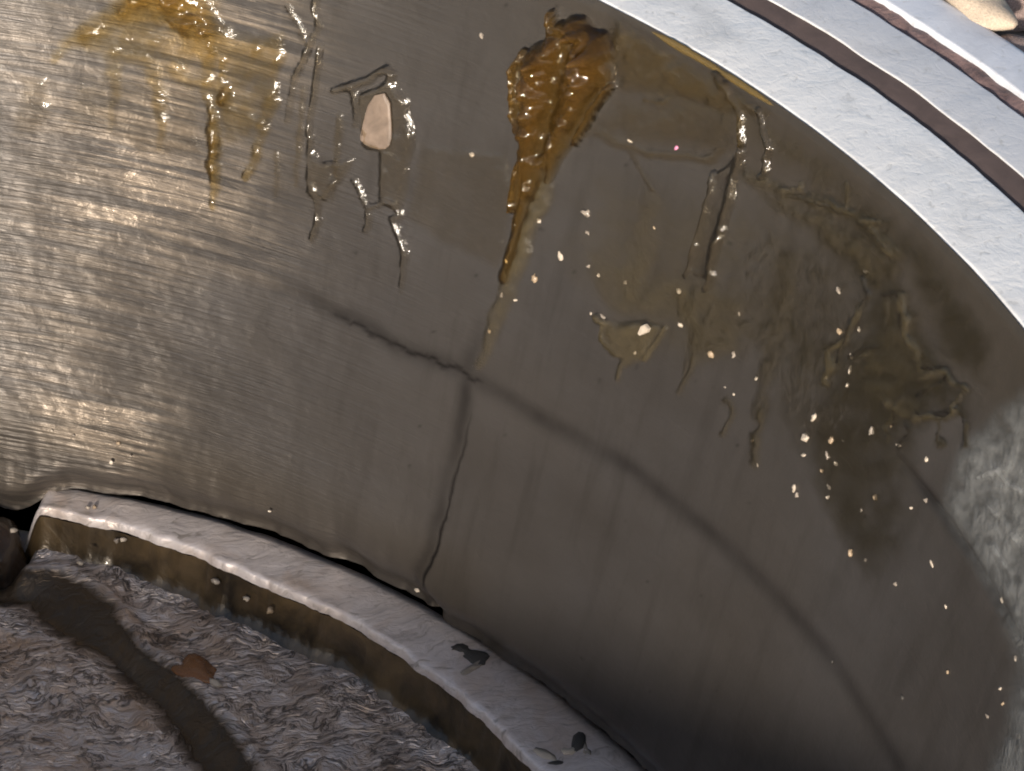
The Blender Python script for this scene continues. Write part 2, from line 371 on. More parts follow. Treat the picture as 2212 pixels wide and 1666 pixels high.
# rough floor of the hub inside the ledge, with an oily slope down to a lower floor
FLOOR_Z = -0.628
up = [(-80, 1230), (60, 1238), (143, 1243), (187, 1270), (233, 1310), (273, 1360), (305, 1405), (370, 1450), (440, 1520), (500, 1590), (547, 1657), (600, 1760)]
lo = [(-60, 1290), (63, 1307), (90, 1347), (140, 1377), (207, 1410), (283, 1470), (347, 1537), (400, 1603), (430, 1657), (470, 1760)]
upP = np.array([on_plane(x, y, FLOOR_Z)[:2] for x, y in up]); loP = np.array([on_plane(x, y, FLOOR_Z-0.014)[:2] for x, y in lo])
def seg_signed(P, line):
    """distance to a polyline, positive on its axis side"""
    best = np.full(P.shape[:-1], 1e9); sgn = np.ones(P.shape[:-1])
    for a, b in zip(line[:-1], line[1:]):
        ab = b-a; t = np.clip(((P-a)@ab)/(ab@ab), 0, 1); q = a+t[..., None]*ab
        d = np.linalg.norm(P-q, axis=-1); cr = ab[0]*(P[..., 1]-a[1])-ab[1]*(P[..., 0]-a[0])
        m_ = d < best; best = np.where(m_, d, best); sgn = np.where(m_, np.sign(-cr), sgn)
    return best*sgn
def make_floor():
    ph1 = np.radians(np.arange(6.0, 96.0, 0.22)); rr1 = np.arange(0.40, 0.875, 0.0028)
    PHI, RR = np.meshgrid(ph1, rr1); X = RR*np.sin(PHI); Y = RR*np.cos(PHI)
    P = np.stack([X, Y], -1)
    du = seg_signed(P, upP); dl = seg_signed(P, loP)
    fr = np.clip(du/(np.abs(du)+np.abs(dl)+1e-6), 0, 1); fr = np.where(dl > 0, 1.0, np.where(du < 0, 0.0, fr))
    wig = 0.006*fbm(X*40, Y*40, 3)
    low = sstep(0.05, 0.95, np.clip(fr+wig*6, 0, 1))
    rough = 0.006*fbm(X*22, Y*22, 4, 0.55)+0.0022*fbm((X+Y)*34, (X-Y)*90, 3)
    wide = np.clip((0.016-np.maximum(-du, dl))/0.026, 0, 1)
    calm = np.maximum(wide, np.clip(np.minimum(fr, 1-fr)*6, 0, 1))
    z = FLOOR_Z - 0.014*low + rough*(1-0.75*calm) + 0.004*np.exp(-((du+0.008)/0.010)**2)
    z = z - 0.055*notch(PHI)*sstep(0.78, 0.86, RR)
    V = np.stack([X, Y, z], -1).reshape(-1, 3); F = grid_faces(len(rr1), len(ph1))
    mesh_from('rough_floor', V, F, M['floor'], hub, attrs={'oil': calm.ravel()})
    # the rest of the floor, out of the picture
    ph2 = np.radians(np.arange(95.8, 366.2, 1.5)); PHI, RR = np.meshgrid(ph2, np.array([0.40, 0.5, 0.6, 0.7, 0.8, 0.875]))
    V = np.stack([RR*np.sin(PHI), RR*np.cos(PHI), FLOOR_Z-0.004+0*RR], -1).reshape(-1, 3)
    mesh_from('far_floor', V, grid_faces(6, len(ph2)), M['cast'], hub)
    lathe('spindle_bore', [(0.402, -0.60), (0.40, -0.68), (0.40, -1.1), (0.0, -1.1)], M['hub'], hub, 240)
make_floor()

# ------------------------------------------------------------------ bearing cup
cup = tag(empty('bearing_cup'), 'scratched grey steel bearing race with a crack pressed into the hub', 'bearing cup')
CRACK = [(1062, 690), (1045, 745), (1025, 800), (1020, 850), (1016, 905), (1003, 955), (988, 1010), (978, 1060), (964, 1110), (948, 1165), (932, 1215), (920, 1250), (912, 1290)]
ck = np.array([on_cone(x, y) for x, y in CRACK]); ck = ck[np.argsort(ck[:, 1])]
CK0 = float(ck[:, 0].mean())
def crack_phi(z): return np.interp(z, ck[:, 1], ck[:, 0])+0.0035*fbm(np.asarray(z)*55, np.asarray(z)*0+4, 4, 0.6)
def band_z(ph):
    bp = np.array([on_cone(x, y) for x, y in [(380, 540), (560, 600), (680, 652), (850, 742), (1010, 812), (1200, 920), (1400, 1043), (1600, 1213), (1750, 1372), (1840, 1490), (1930, 1640), (1990, 1760)]])
    return np.interp(ph, bp[:, 0], bp[:, 1])
def make_cup():
    fine = np.arange(R(14), R(106), 0.0027/0.93)
    near = CK0+np.concatenate([-np.geomspace(0.0006, 0.02, 14)[::-1], [0.0], np.geomspace(0.0006, 0.02, 14)])
    rest = np.linspace(R(106), R(374), 260)
    phi = np.unique(np.concatenate([fine[np.abs(fine-CK0) > 0.021], near, rest[:-1]]))
    z = np.concatenate([np.linspace(0.0, -0.012, 6), np.arange(-0.0145, -0.51, -0.0027), np.linspace(-0.511, -0.620, 48)])
    PHI, Z = np.meshgrid(phi, z)
    off = (crack_phi(Z)-CK0)*np.exp(-((PHI-CK0)/0.22)**2)
    PH_ = PHI+off
    dc = (PHI-CK0)*0.92                                       # signed distance from the crack
    cdep = sstep(-0.345, -0.42, Z)*0.45+0.55*sstep(-0.42, -0.52, Z)
    groove = 0.0003*cdep*np.exp(-(dc/0.0012)**2)-0.0004*cdep*sstep(-0.0012, 0.0012, dc)*(1-sstep(0.004, 0.06, dc))
    # the crack opens into rounded corners at the lower edge; left piece ends in a broader chamfer
    corner = 0.012*np.exp(-(dc/0.008)**2)*sstep(-0.53, -0.568, Z)
    left = 0.010*sstep(0.0, -0.02, dc)*sstep(-0.9, -0.7, dc)*sstep(-0.49, -0.56, Z)**1.3*(1+0.5*fbm(PH_*25, Z*3, 3))
    edge_n = 0.004*fbm(np.sin(PH_)*38, np.cos(PH_)*38+2, 4)*sstep(-0.54, -0.565, Z)
    db = Z-band_z(PH_)+0.004*fbm(PH_*24, Z*8, 3)
    deg = wrap_deg(PH_)
    bandw = sstep(36, 48, deg)*(1-0.2*sstep(52, 57, deg))
    bdep = 0.0008*np.exp(-(db/0.0075)**2)*bandw
    keepz = -0.574-lower_dip(deg); Z = np.maximum(Z, keepz)
    rr = profile_R(Z, PH_)+groove+corner+left+edge_n+bdep
    V = np.stack([rr*np.sin(PH_), rr*np.cos(PH_), Z], -1).reshape(-1, 3)
    stain = 0.7*np.exp(-np.abs(db/0.0085)**2.2)*bandw*(0.75+0.5*fbm(PH_*30, Z*40, 4))
    jag = np.exp(-((Z-band_z(PH_)+0.010*fbm(PH_*45+7, Z*10, 4))/0.0028)**2)*sstep(43, 47, deg)*(1-sstep(54.5, 56, deg))
    stain = np.maximum(stain, 0.95*jag)
    stain = np.maximum(stain, cdep**0.5*np.exp(-(dc/(0.0024+0.0012*fbm(Z*90, Z*0, 3)))**2))
    stain = np.maximum(stain, 0.55*sstep(-0.26, -0.34, Z)*np.exp(-((dc+0.007)/0.008)**2)*(0.8+0.6*fbm(PH_*40, Z*30, 3)))
    stain = np.maximum(stain, 0.8*np.exp(-((Z+0.160+0.003*fbm(PH_*30, Z*0, 3))/0.005)**2)*sstep(80, 84, deg))
    stain = np.maximum(stain, 0.16*sstep(-0.001, 0.003, dc)*sstep(-0.345, -0.40, Z)*(1-sstep(0.05, 0.40, dc)))
    pits = fbm(PH_*95, Z*120, 3); stain = np.maximum(stain, 0.5*sstep(0.70, 0.80, pits))
    film = np.clip(0.5+0.9*fbm(PH_*7+3, Z*9, 4), 0, 1)*0.5 + 0.6*sstep(-0.46, -0.52, Z)*(1-sstep(56, 60, deg))
    film = film + 0.9*sstep(-0.10, -0.02, Z+0.012*fbm(PH_*14, Z*9, 3))*sstep(52, 62, deg)
    wear = 0.13+0.95*(1-sstep(36, 56, deg))
    wear = wear*(0.7+0.6*sstep(-0.15, -0.26, Z))
    gz = np.exp(-((deg-37.5)/4.5)**2)*sstep(-0.36, -0.28, Z) + 0.8*np.exp(-((deg-35)/3.5)**2)*np.exp(-((Z+0.30)/0.05)**2) + 0.9*np.exp(-((deg-34)/3.5)**2)*np.exp(-((Z+0.50)/0.035)**2) + 0.35*np.exp(-((deg-31)/5)**2)  # zones at the left where the sun's glints are painted in
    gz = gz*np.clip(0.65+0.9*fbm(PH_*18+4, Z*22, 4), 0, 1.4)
    uv = np.stack([PH_*0.93, Z], -1).reshape(-1, 2)
    at = {'stain': np.clip(stain, 0, 1).ravel(), 'film': np.clip(film, 0, 1).ravel(), 'wear': wear.ravel(), 'painted_glint': np.clip(gz, 0, 1).ravel()}
    F = grid_faces(len(z), len(phi), True)[:, ::-1]
    # close the ring: the last column joins the first one a full turn on
    rowz = Z.reshape(-1)[F].mean(1)
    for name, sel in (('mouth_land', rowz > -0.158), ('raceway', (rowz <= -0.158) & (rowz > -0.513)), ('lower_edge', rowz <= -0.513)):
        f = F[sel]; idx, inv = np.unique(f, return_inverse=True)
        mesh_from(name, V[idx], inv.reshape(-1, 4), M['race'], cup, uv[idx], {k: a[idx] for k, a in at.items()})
make_cup()

# ------------------------------------------------------------------ grease
def poly_dist(P, poly):
    poly = np.array(poly, float); inside = np.zeros(P.shape[:-1], bool); best = np.full(P.shape[:-1], 1e9)
    x, y = P[..., 0], P[..., 1]
    for a, b in zip(poly, np.roll(poly, -1, 0)):
        c = ((a[1] > y) != (b[1] > y)) & (x < (b[0]-a[0])*(y-a[1])/((b[1]-a[1]) if abs(b[1]-a[1]) > 1e-9 else 1e-9)+a[0])
        inside ^= c
        ab = b-a; t = np.clip(((P-a)@ab)/(ab@ab+1e-9), 0, 1); best = np.minimum(best, np.linalg.norm(P-(a+t[..., None]*ab), axis=-1))
    return np.where(inside, best, -best)
_seed = [0]
def grease(name, label, m, strokes=(), films=(), group=None, warp=6.0, wscale=40.0, rough=0.35, step=0.0024, parent=None, cat='grease'):
    """a layer of grease on the cup: strokes [(x, y, half width, height/1000), ...], films (outline, height/1000, edge width, rim ridge)"""
    _seed[0] += 1; sd = _seed[0]*13.7
    pts = [(x, y, w) for s in strokes for (x, y, w, h) in s]+[(x, y, 14) for f in films for (x, y) in f[0]]
    ext = [on_cone(x+dx, y+dy) for x, y, w in pts for dx in (-w-12, w+12) for dy in (-w-12, w+12)]
    ph0, ph1 = min(e[0] for e in ext), max(e[0] for e in ext); z0, z1 = min(e[1] for e in ext), min(-0.001, max(e[1] for e in ext))
    ph = np.arange(ph0, ph1, step/0.93); zz = np.arange(z0, z1+step, step); zz = zz[zz <= -0.0005]
    PHI, Z = np.meshgrid(ph, zz)
    Q = project(surf(PHI, Z)); Q0 = Q.copy()
    Q = Q+warp*np.stack([fbm(Q0[..., 0]/wscale+sd, Q0[..., 1]/wscale, 4), fbm(Q0[..., 0]/wscale, Q0[..., 1]/wscale+sd+50, 4)], -1)
    acc = np.zeros(PHI.shape)
    for s in strokes:
        fld = np.zeros(PHI.shape)
        if len(s) == 1: s = [s[0], (s[0][0]+0.5, s[0][1], s[0][2], s[0][3])]
        for (xa, ya, wa, ha), (xb, yb, wb, hb) in zip(s[:-1], s[1:]):
            a = np.array([xa, ya]); ab = np.array([xb-xa, yb-ya], float); t = np.clip(((Q-a)@ab)/(ab@ab), 0, 1)
            d = np.linalg.norm(Q-(a+t[..., None]*ab), axis=-1); w = wa+(wb-wa)*t; h = ha+(hb-ha)*t
            fld = np.maximum(fld, h*np.clip(1-(d/w)**2, 0, 1)**1.3)
        acc += fld**3
    for (poly, h, e, rdg) in films:
        d = poly_dist(Q, poly)
        f = h*sstep(0, e, d)*(1+rdg*np.exp(-((d-e)/(0.8*e))**2))
        acc += np.clip(f, 0, None)**3
    H = acc**(1/3)*0.001
    n = fbm(Q0[..., 0]/22+sd, Q0[..., 1]/22, 4)+0.6*fbm(Q0[..., 0]/70, Q0[..., 1]/70+sd, 3)
    H = H*np.clip(1+rough*n*1.6, 0.15, 2)
    F = grid_faces(len(zz), len(ph)); hv = H.ravel()
    keep = hv[F].max(1) > 1e-5; F = F[keep]
    idx, inv = np.unique(F, return_inverse=True)
    V = surf(PHI, Z, H+0.0004).reshape(-1, 3)[idx]
    o = mesh_from(name, V, inv.reshape(-1, 4), M[m], parent, attrs={'thick': hv[idx]})
    if parent is None: tag(o, label, cat, group)
    return o
def S(pts, w, h): # a stroke of even width
    return [(x, y, w, h) for x, y in pts]

# A  big amber smear, top left
grease('grease_smear', 'thick amber grease smear with two long drips, leftmost at the top', 'gold',
  strokes=[[(310, -40, 70, 9), (385, 10, 75, 11), (430, 60, 55, 9), (445, 110, 30, 6)],
           [(300, 10, 50, 6), (240, 45, 36, 4.5), (180, 78, 30, 4), (135, 100, 20, 3), (118, 135, 10, 1.5)],
           [(447, 100, 22, 6), (452, 200, 17, 6.5), (462, 300, 18, 6.5), (458, 380, 14, 5), (460, 450, 7, 3)],
           [(482, 130, 16, 5), (484, 215, 16, 7)], [(560, 110, 20, 2.5), (520, 200, 14, 2)],
           [(600, 90, 22, 2.4), (588, 200, 20, 3), (565, 290, 20, 3.6), (535, 380, 10, 3)],
           [(240, 120, 26, 2), (250, 200, 16, 1.6), (240, 280, 8, 1)], [(330, 130, 26, 2), (345, 230, 18, 1.6), (340, 320, 9, 1)]],
  films=[([(115, 140), (135, 75), (205, 45), (300, -10), (470, -30), (490, 40), (560, 70), (625, 60), (618, 130), (595, 215), (555, 300), (480, 330), (455, 220), (380, 190), (330, 160), (250, 140), (170, 122)], 2.0, 34, 0.0)],
  warp=14, rough=0.6)
grease('grease_smear', 'faint yellowish grease patch under the big amber smear', 'clear',
  films=[([(50, 160), (105, 150), (115, 230), (90, 300), (15, 310), (25, 250)], 1.0, 22, 0.5), ([(170, 160), (290, 150), (445, 190), (445, 340), (300, 345), (190, 270), (150, 310), (130, 250)], 1.0, 30, 0.3)], warp=16)
# B  clear ridges beside it
grease('grease_ridge', 'thin forked ridge of clear grease between the amber smear and the pale flake', 'clear',
  strokes=[S([(690, -20), (680, 30), (690, 60), (668, 95), (655, 130), (640, 165)], 8, 5), S([(622, 10), (640, 45), (662, 92)], 7, 4),
           S([(690, 100), (685, 150), (676, 210), (672, 265), (668, 330), (672, 410), (686, 440), (682, 490), (678, 515)], 8, 4.5),
           S([(640, 160), (632, 220), (622, 260)], 7, 3)],
  films=[([(668, 320), (700, 345), (772, 335), (745, 390), (705, 440), (672, 420)], 2.4, 9, 1.2)], warp=7)
# C  flake and its grease
grease('grease_smear', 'wrinkled grease collar and drip around the pale pink flake', 'clear',
  strokes=[S([(725, 195), (755, 183), (790, 172), (812, 158), (838, 148), (850, 165)], 11, 5), S([(760, 190), (773, 235), (768, 268)], 9, 3.5),
           S([(845, 165), (838, 190), (815, 198)], 9, 5), S([(765, 390), (780, 420), (795, 450), (793, 495)], 8, 4),
           S([(800, 443), (835, 440), (862, 455), (866, 470), (848, 474)], 8, 5), [(852, 480, 9, 4), (872, 545, 10, 4), (868, 605, 7, 4), (866, 635, 4, 2)]],
  films=[([(770, 200), (850, 165), (888, 225), (898, 300), (880, 420), (868, 460), (815, 440), (815, 330), (780, 318)], 3.2, 12, 0.5),
         ([(860, 470), (960, 530), (1080, 590), (1100, 540), (1118, 400), (1100, 320), (900, 300), (880, 420)], 1.5, 25, 0.3)], warp=7)
def flake(name, label, outline, z_surface, height, m, cat, group=None):
    """a small flat chip with thickness lying on the cup"""
    pts = [on_cone(x, y) for x, y in outline]
    ph = np.array([p[0] for p in pts]); zz = np.array([p[1] for p in pts]); n = len(pts)
    inner = (ph.mean()+(ph-ph.mean())*0.86, zz.mean()+(zz-zz.mean())*0.9)
    V = np.concatenate([surf(ph, zz, z_surface), surf(ph, zz, z_surface+height*0.75), surf(inner[0], inner[1], z_surface+height), surf(np.array([ph.mean()]), np.array([zz.mean()]), z_surface+height*1.1)])
    me = bpy.data.meshes.new(name); F = []
    for i in range(n):
        j = (i+1) % n; F += [(i, j, n+j, n+i), (n+i, n+j, 2*n+j, 2*n+i), (2*n+i, 2*n+j, 3*n)]
    me.from_pydata(V.tolist(), [], F); me.update(); me.materials.append(M[m])
    o = link(bpy.data.objects.new(name, me)); return tag(o, label, cat, group)
def rounded(poly, it=2):
    p = np.array(poly, float)
    for _ in range(it):
        q = np.roll(p, -1, 0); p = np.stack([p*0.75+q*0.25, p*0.25+q*0.75], 1).reshape(-1, 2)
    return [tuple(x) for x in p]
flake('paint_flake', 'pale pink wedge-shaped flake stuck to the race by grease', rounded([(806, 205), (846, 196), (853, 290), (845, 318), (818, 320), (785, 304), (784, 286)], 1), 0.0022, 0.0025, 'chip', 'flake')
# D  main amber clump with the long drip
clump = grease('grease_clump', 'thick glossy amber grease clump below the rim with a long thin drip', 'amber',
  strokes=[[(1195, 30, 9, 10), (1200, 70, 16, 12), (1205, 110, 30, 20)],
           [(1180, 135, 48, 28), (1168, 220, 42, 24), (1155, 320, 30, 17), (1140, 420, 20, 10), (1118, 510, 17, 8), (1092, 600, 15, 6)],
           [(1290, 110, 48, 24), (1265, 180, 46, 22), (1228, 265, 36, 16), (1200, 340, 18, 10), (1186, 390, 9, 6)],
           [(1265, 74, 20, 34)], [(1300, 120, 24, 40)], [(1190, 128, 17, 46)], [(1250, 60, 30, 14)],
           S([(1135, 112), (1118, 145), (1122, 195), (1120, 250), (1138, 292), (1134, 345), (1122, 400), (1116, 450)], 9, 13),
           S([(1325, 185), (1290, 230), (1258, 285), (1244, 310)], 8, 10)],
  films=[([(1120, 120), (1170, 90), (1215, 40), (1280, 50), (1335, 100), (1330, 180), (1290, 225), (1245, 290), (1200, 350), (1165, 440), (1125, 440), (1132, 330), (1120, 230)], 9, 18, 0.2)],
  warp=6, rough=0.25, step=0.0018)
grease('grease_trail', 'dull thin grease trail running from the amber clump down to the crack', 'olive',
  strokes=[[(1175, 400, 26, 4), (1150, 480, 22, 4), (1120, 560, 24, 3.5), (1095, 630, 26, 3), (1075, 690, 22, 2.2), (1055, 760, 18, 1.6), (1030, 790, 12, 1.2)]], warp=10)
# E  brown film from the rim
grease('grease_film', 'brown grease film spreading right from the amber clump under the rim', 'brown',
  strokes=[S([(1255, 285), (1300, 292), (1360, 312), (1400, 330), (1480, 338), (1540, 345), (1558, 325)], 15, 1.7), S([(1358, 300), (1368, 335), (1390, 375), (1412, 412)], 5, 1.8),
           S([(1545, 155), (1575, 190), (1598, 255), (1606, 312)], 8, 4.5), S([(1400, 215), (1430, 220), (1445, 212)], 5, 4)],
  films=[([(1300, 70), (1335, 25), (1400, 62), (1560, 152), (1700, 255), (1640, 262), (1560, 255), (1470, 225), (1400, 210), (1330, 215)], 3.4, 45, 0.0),
         ([(1330, 200), (1470, 205), (1580, 250), (1610, 320), (1560, 345), (1400, 330), (1260, 300), (1270, 250)], 1.4, 50, 0.0)], warp=10)
grease('grease_drip', 'pair of thin clear grease drips hanging below the brown film', 'clear',
  strokes=[S([(1540, 372), (1537, 420), (1518, 495), (1500, 560), (1487, 592)], 7, 5), S([(1604, 325), (1588, 400), (1580, 440), (1560, 500), (1545, 560), (1530, 625)], 9, 5.5), S([(1582, 425), (1556, 510), (1536, 600)], 6, 4)],
  films=[([(1540, 372), (1600, 330), (1585, 430), (1530, 610), (1490, 590)], 1.4, 8, 0.5)], warp=7)
grease('grease_ridge', 'short hooked grease ridge close under the rim, right of the drip pair', 'clear',
  strokes=[S([(1642, 240), (1648, 270), (1660, 300), (1668, 320), (1656, 345), (1658, 372), (1646, 380)], 7, 5)], warp=6)
# F  olive grease on the right
grease('grease_smear', 'ragged olive grease streak sloping along the upper right of the race', 'olive',
  strokes=[S([(1618, 378), (1660, 395), (1700, 420), (1760, 432), (1820, 455), (1880, 490), (1935, 545)], 24, 1.5), S([(1690, 406), (1738, 402), (1742, 388)], 5, 4),
           S([(1750, 425), (1800, 440), (1850, 465)], 6, 2.5), S([(1825, 400), (1830, 440)], 5, 1.8), S([(1860, 478), (1905, 482)], 6, 3), S([(1880, 490), (1910, 520), (1925, 550)], 5, 2.4)],
  films=[([(1600, 370), (1700, 410), (1860, 470), (1960, 560), (1950, 640), (1860, 620), (1790, 560), (1640, 450)], 1.6, 50, 0.0)], warp=16)
grease('grease_smear', 'wide wrinkled olive grease smear near the right edge under the rim', 'olive',
  strokes=[S([(1860, 660), (1840, 720), (1800, 760), (1790, 830)], 12, 2.5), S([(1940, 640), (1960, 720), (1990, 790)], 10, 2.6), S([(1930, 880), (1990, 910), (2070, 890), (2085, 850), (2040, 800), (1990, 810)], 9, 3),
           S([(1960, 860), (1930, 920), (1910, 960)], 5, 2), S([(2030, 900), (2034, 960)], 5, 2), S([(2080, 890), (2092, 965)], 5, 2), S([(1880, 770), (1850, 770), (1832, 780)], 5, 2.5)],
  films=[([(1830, 520), (1890, 560), (1960, 610), (2010, 690), (2070, 790), (2135, 865), (2110, 930), (2040, 905), (1990, 965), (1900, 940), (1840, 890), (1795, 880), (1810, 800), (1860, 700), (1850, 620)], 1.5, 70, 0.0)], warp=22, rough=0.35)
grease('grease_smear', 'olive grease patch full of sand grains low on the right', 'olive',
  strokes=[S([(1790, 960), (1800, 1050), (1840, 1130), (1880, 1200)], 55, 0.7), S([(1640, 900), (1640, 960), (1636, 1000)], 14, 1.3), S([(1575, 860), (1580, 900), (1570, 935)], 10, 1.6)],
  films=[([(1720, 890), (1880, 890), (1905, 1000), (1935, 1100), (1975, 1180), (1905, 1225), (1850, 1190), (1790, 1050), (1720, 980)], 0.7, 90, 0.0)], warp=26, rough=0.35)
# G
grease('grease_film', 'thin dull grease film in the middle of the race with a pale triangular chip', 'olive',
  strokes=[S([(1285, 685), (1305, 700), (1300, 735), (1340, 770)], 8, 4), S([(1345, 785), (1335, 820)], 5, 3), S([(1500, 770), (1490, 800), (1472, 850)], 8, 1.6), S([(1390, 775), (1420, 740), (1440, 705)], 7, 4)],
  films=[([(1282, 675), (1330, 690), (1400, 685), (1445, 700), (1395, 782), (1350, 795), (1308, 752)], 2.4, 20, 0.3), ([(1250, 520), (1480, 590), (1640, 640), (1600, 770), (1500, 800), (1440, 690), (1330, 700), (1280, 640)], 1.3, 40, 0.0)], warp=10)
flake('grit_chip', 'pale triangular chip in the middle grease film', rounded([(1388, 725), (1402, 692), (1418, 712)], 1), 0.004, 0.004, 'grain', 'chip')
grease('wet_film', 'grey wet wrinkled film under the rim at the lower right', 'silver',
  strokes=[S([(2120, 1030), (2160, 1020), (2190, 1050), (2215, 1060)], 7, 3), S([(2130, 1080), (2170, 1130), (2200, 1170)], 7, 2.5), S([(2150, 1180), (2190, 1240)], 6, 2.5)],
  films=[([(2010, 1090), (2060, 960), (2140, 880), (2240, 800), (2330, 900), (2330, 1760), (2085, 1760), (2150, 1560), (2180, 1440), (2140, 1330), (2085, 1220)], 1.6, 70, 0.0)], warp=8, rough=0.5)
grease('grease_streak', 'soft brown grease streaks running down right of the middle film', 'olive',
  strokes=[[(1700, 560, 30, 0.8), (1690, 680, 34, 0.8), (1660, 800, 26, 0.9), (1640, 900, 14, 0.7)], [(1400, 440, 34, 1), (1390, 540, 40, 1.1), (1370, 640, 26, 1)], [(1480, 640, 20, 0.9), (1500, 720, 26, 1.0), (1480, 830, 9, 0.7)]], warp=18, rough=0.3)
grease('grease_streak', 'dark thin drip lines between the amber smear and the pale flake', 'brown',
  strokes=[[(655, 190, 7, 2), (650, 300, 8, 2), (640, 400, 5, 1.4)], [(735, 250, 8, 1.6), (728, 350, 8, 1.8), (716, 430, 5, 1.2)], [(600, 330, 8, 1.6), (596, 420, 6, 1)]], warp=8)
grease('grease_film', 'broad thin olive film reaching from the amber clump to the right-hand smear', 'olive',
  films=[([(1270, 330), (1420, 350), (1600, 380), (1720, 450), (1860, 520), (1960, 660), (2040, 860), (2000, 1060), (2010, 1220), (1900, 1260), (1800, 1180), (1740, 1050), (1650, 960), (1600, 820), (1460, 820), (1380, 800), (1250, 680), (1180, 560)], 0.75, 120, 0.0),
         ([(1330, 60), (1560, 165), (1760, 300), (1960, 470), (2080, 600), (2160, 720), (2140, 860), (2040, 800), (1920, 560), (1760, 420), (1600, 320), (1400, 250)], 0.9, 60, 0.0)], warp=26, rough=0.5)
grease('grease_ridge', 'pale wrinkled ridges on top of the wide olive smear at right', 'clear',
  strokes=[S([(1868, 600), (1880, 640), (1862, 672)], 5, 2.5), S([(1905, 640), (1935, 630), (1955, 660), (1948, 705), (1960, 750)], 5, 2.5), S([(1838, 690), (1828, 745), (1812, 790)], 5, 2.5),
           S([(1895, 745), (1870, 752), (1850, 770), (1838, 778)], 6, 3), S([(1990, 800), (2030, 792), (2052, 815), (2020, 835), (1985, 850)], 5, 2.6), S([(1965, 880), (2000, 905), (2050, 895), (2075, 880)], 5, 3),
           S([(1953, 855), (1935, 885), (1930, 925)], 5, 2.5), S([(1960, 915), (1968, 940), (1945, 965)], 5, 2.5), S([(2082, 890), (2088, 930), (2084, 965)], 4, 2.2), S([(1700, 425), (1745, 432), (1790, 442)], 6, 3), S([(1800, 448), (1850, 470), (1885, 500), (1915, 540)], 5, 2.8)], warp=9)
# yellow grease bead along the rim mouth
def rim_bead():
    pts = [(1385, 52), (1440, 78), (1500, 108), (1560, 146), (1610, 188), (1650, 222), (1690, 250)]
    V = []; F = []; n = 90; k = 10
    P = np.array([on_plane(x, y, -0.004) for x, y in pts]); ph = np.arctan2(P[:, 0], P[:, 1])
    f = np.linspace(ph[0], ph[-1], n)
    for i, p in enumerate(f):
        env = math.sin(math.pi*min(1, max(0, i/(n-1))))**0.5; nn = float(fbm(np.array(p*60), np.array(1.0), 4))
        ra = (0.0026+0.0012*nn)*env+0.0003; rb = (0.0034+0.002*nn)*env+0.0003
        for j in range(k):
            a = 2*math.pi*j/k; rr = 1.002+ra*math.cos(a); zz = -0.0035+rb*math.sin(a)
            V.append((rr*math.sin(p), rr*math.cos(p), zz))
    for i in range(n-1):
        for j in range(k): F.append((i*k+j, i*k+(j+1) % k, (i+1)*k+(j+1) % k, (i+1)*k+j))
    o = mesh_from('grease_bead', V, F, M['yellow'], attrs={'thick': np.full(len(V), 0.004)})
    tag(o, 'yellow grease bead lying along the inner edge of the rim', 'grease')
rim_bead()

# ------------------------------------------------------------------ grains of sand and grit
def blob_mesh(name, seed, m, sub=2, rough=0.3, flat=0.7):
    r_ = random.Random(seed); b = bmesh.new(); bmesh.ops.create_icosphere(b, subdivisions=sub, radius=1.0)
    o = Vector((r_.random()*9, r_.random()*9, r_.random()*9))
    from mathutils import noise as mn
    for v in b.verts:
        n = mn.noise(v.co*1.1+o); v.co *= 1+rough*n; v.co.z *= flat
    me = bpy.data.meshes.new(name); b.to_mesh(me); b.free(); me.materials.append(M[m])
    for p in me.polygons: p.use_smooth = True
    return me
GR = [blob_mesh('grain', s, ('grain', 'dullgrain', 'grain', 'tangrain', 'dullgrain')[s], 2, 1.1, 0.7) for s in range(5)]
DK = blob_mesh('dark_grain', 11, 'darkgrain'); PK = blob_mesh('pink_grain', 12, 'pinkgrain')
def grain(x, y, rpx, me, label, group, name='sand_grain', el=1.0):
    ph, z = on_cone(x, y); r = rpx*2.9/FPX*0.82
    p = surf(np.array([ph]), np.array([z]), r*0.12)[0]
    o = bpy.data.objects.new(name, me); link(o); o.location = p
    o.scale = (r*rng.uniform(0.7, 1.5), r*rng.uniform(0.6, 1.0)*el, r*rng.uniform(0.7, 1.0))
    o.rotation_euler = Vector((-math.sin(ph)*NR, -math.cos(ph)*NR, NZ)).to_track_quat('Z', 'Y').to_euler(); o.rotation_euler.rotate_axis('Z', rng.uniform(0, 6.28))
    return tag(o, label, 'grain', group)
right = [(1871, 587, 8), (1811, 627, 9), (1813, 718, 9), (1855, 712, 7), (1838, 770, 7), (1836, 800, 7), (1783, 817, 7), (1830, 832, 8), (1925, 922, 5), (1941, 962, 8)]
sandy = [(1758, 902, 12), (1741, 945, 12), (1798, 950, 11), (1821, 952, 5), (1883, 932, 12), (1788, 985, 9), (1805, 1002, 7), (1735, 983, 6), (1775, 1018, 5), (1715, 1055, 12), (1721, 1070, 9), (1790, 1052, 8), (1788, 1075, 7), (1891, 1075, 7), (1861, 1102, 6)]
mid = [(1536, 767, 11), (1585, 767, 7), (1566, 837, 5), (1585, 852, 5), (1633, 818, 6), (1625, 952, 6), (1636, 1005, 5), (1596, 678, 5), (1467, 628, 9), (1470, 702, 8)]
trail = [(1211, 553, 8), (1271, 575, 7), (1294, 595, 6), (1155, 600, 10), (1352, 610, 8), (1277, 677, 6), (1304, 685, 7), (1372, 762, 5), (1267, 461, 13), (1165, 477, 8), (1270, 503, 8), (1414, 493, 5), (1361, 305, 7)]
drip = [(1114, 648, 6), (1084, 637, 6), (1057, 715, 6), (1094, 565, 8)]
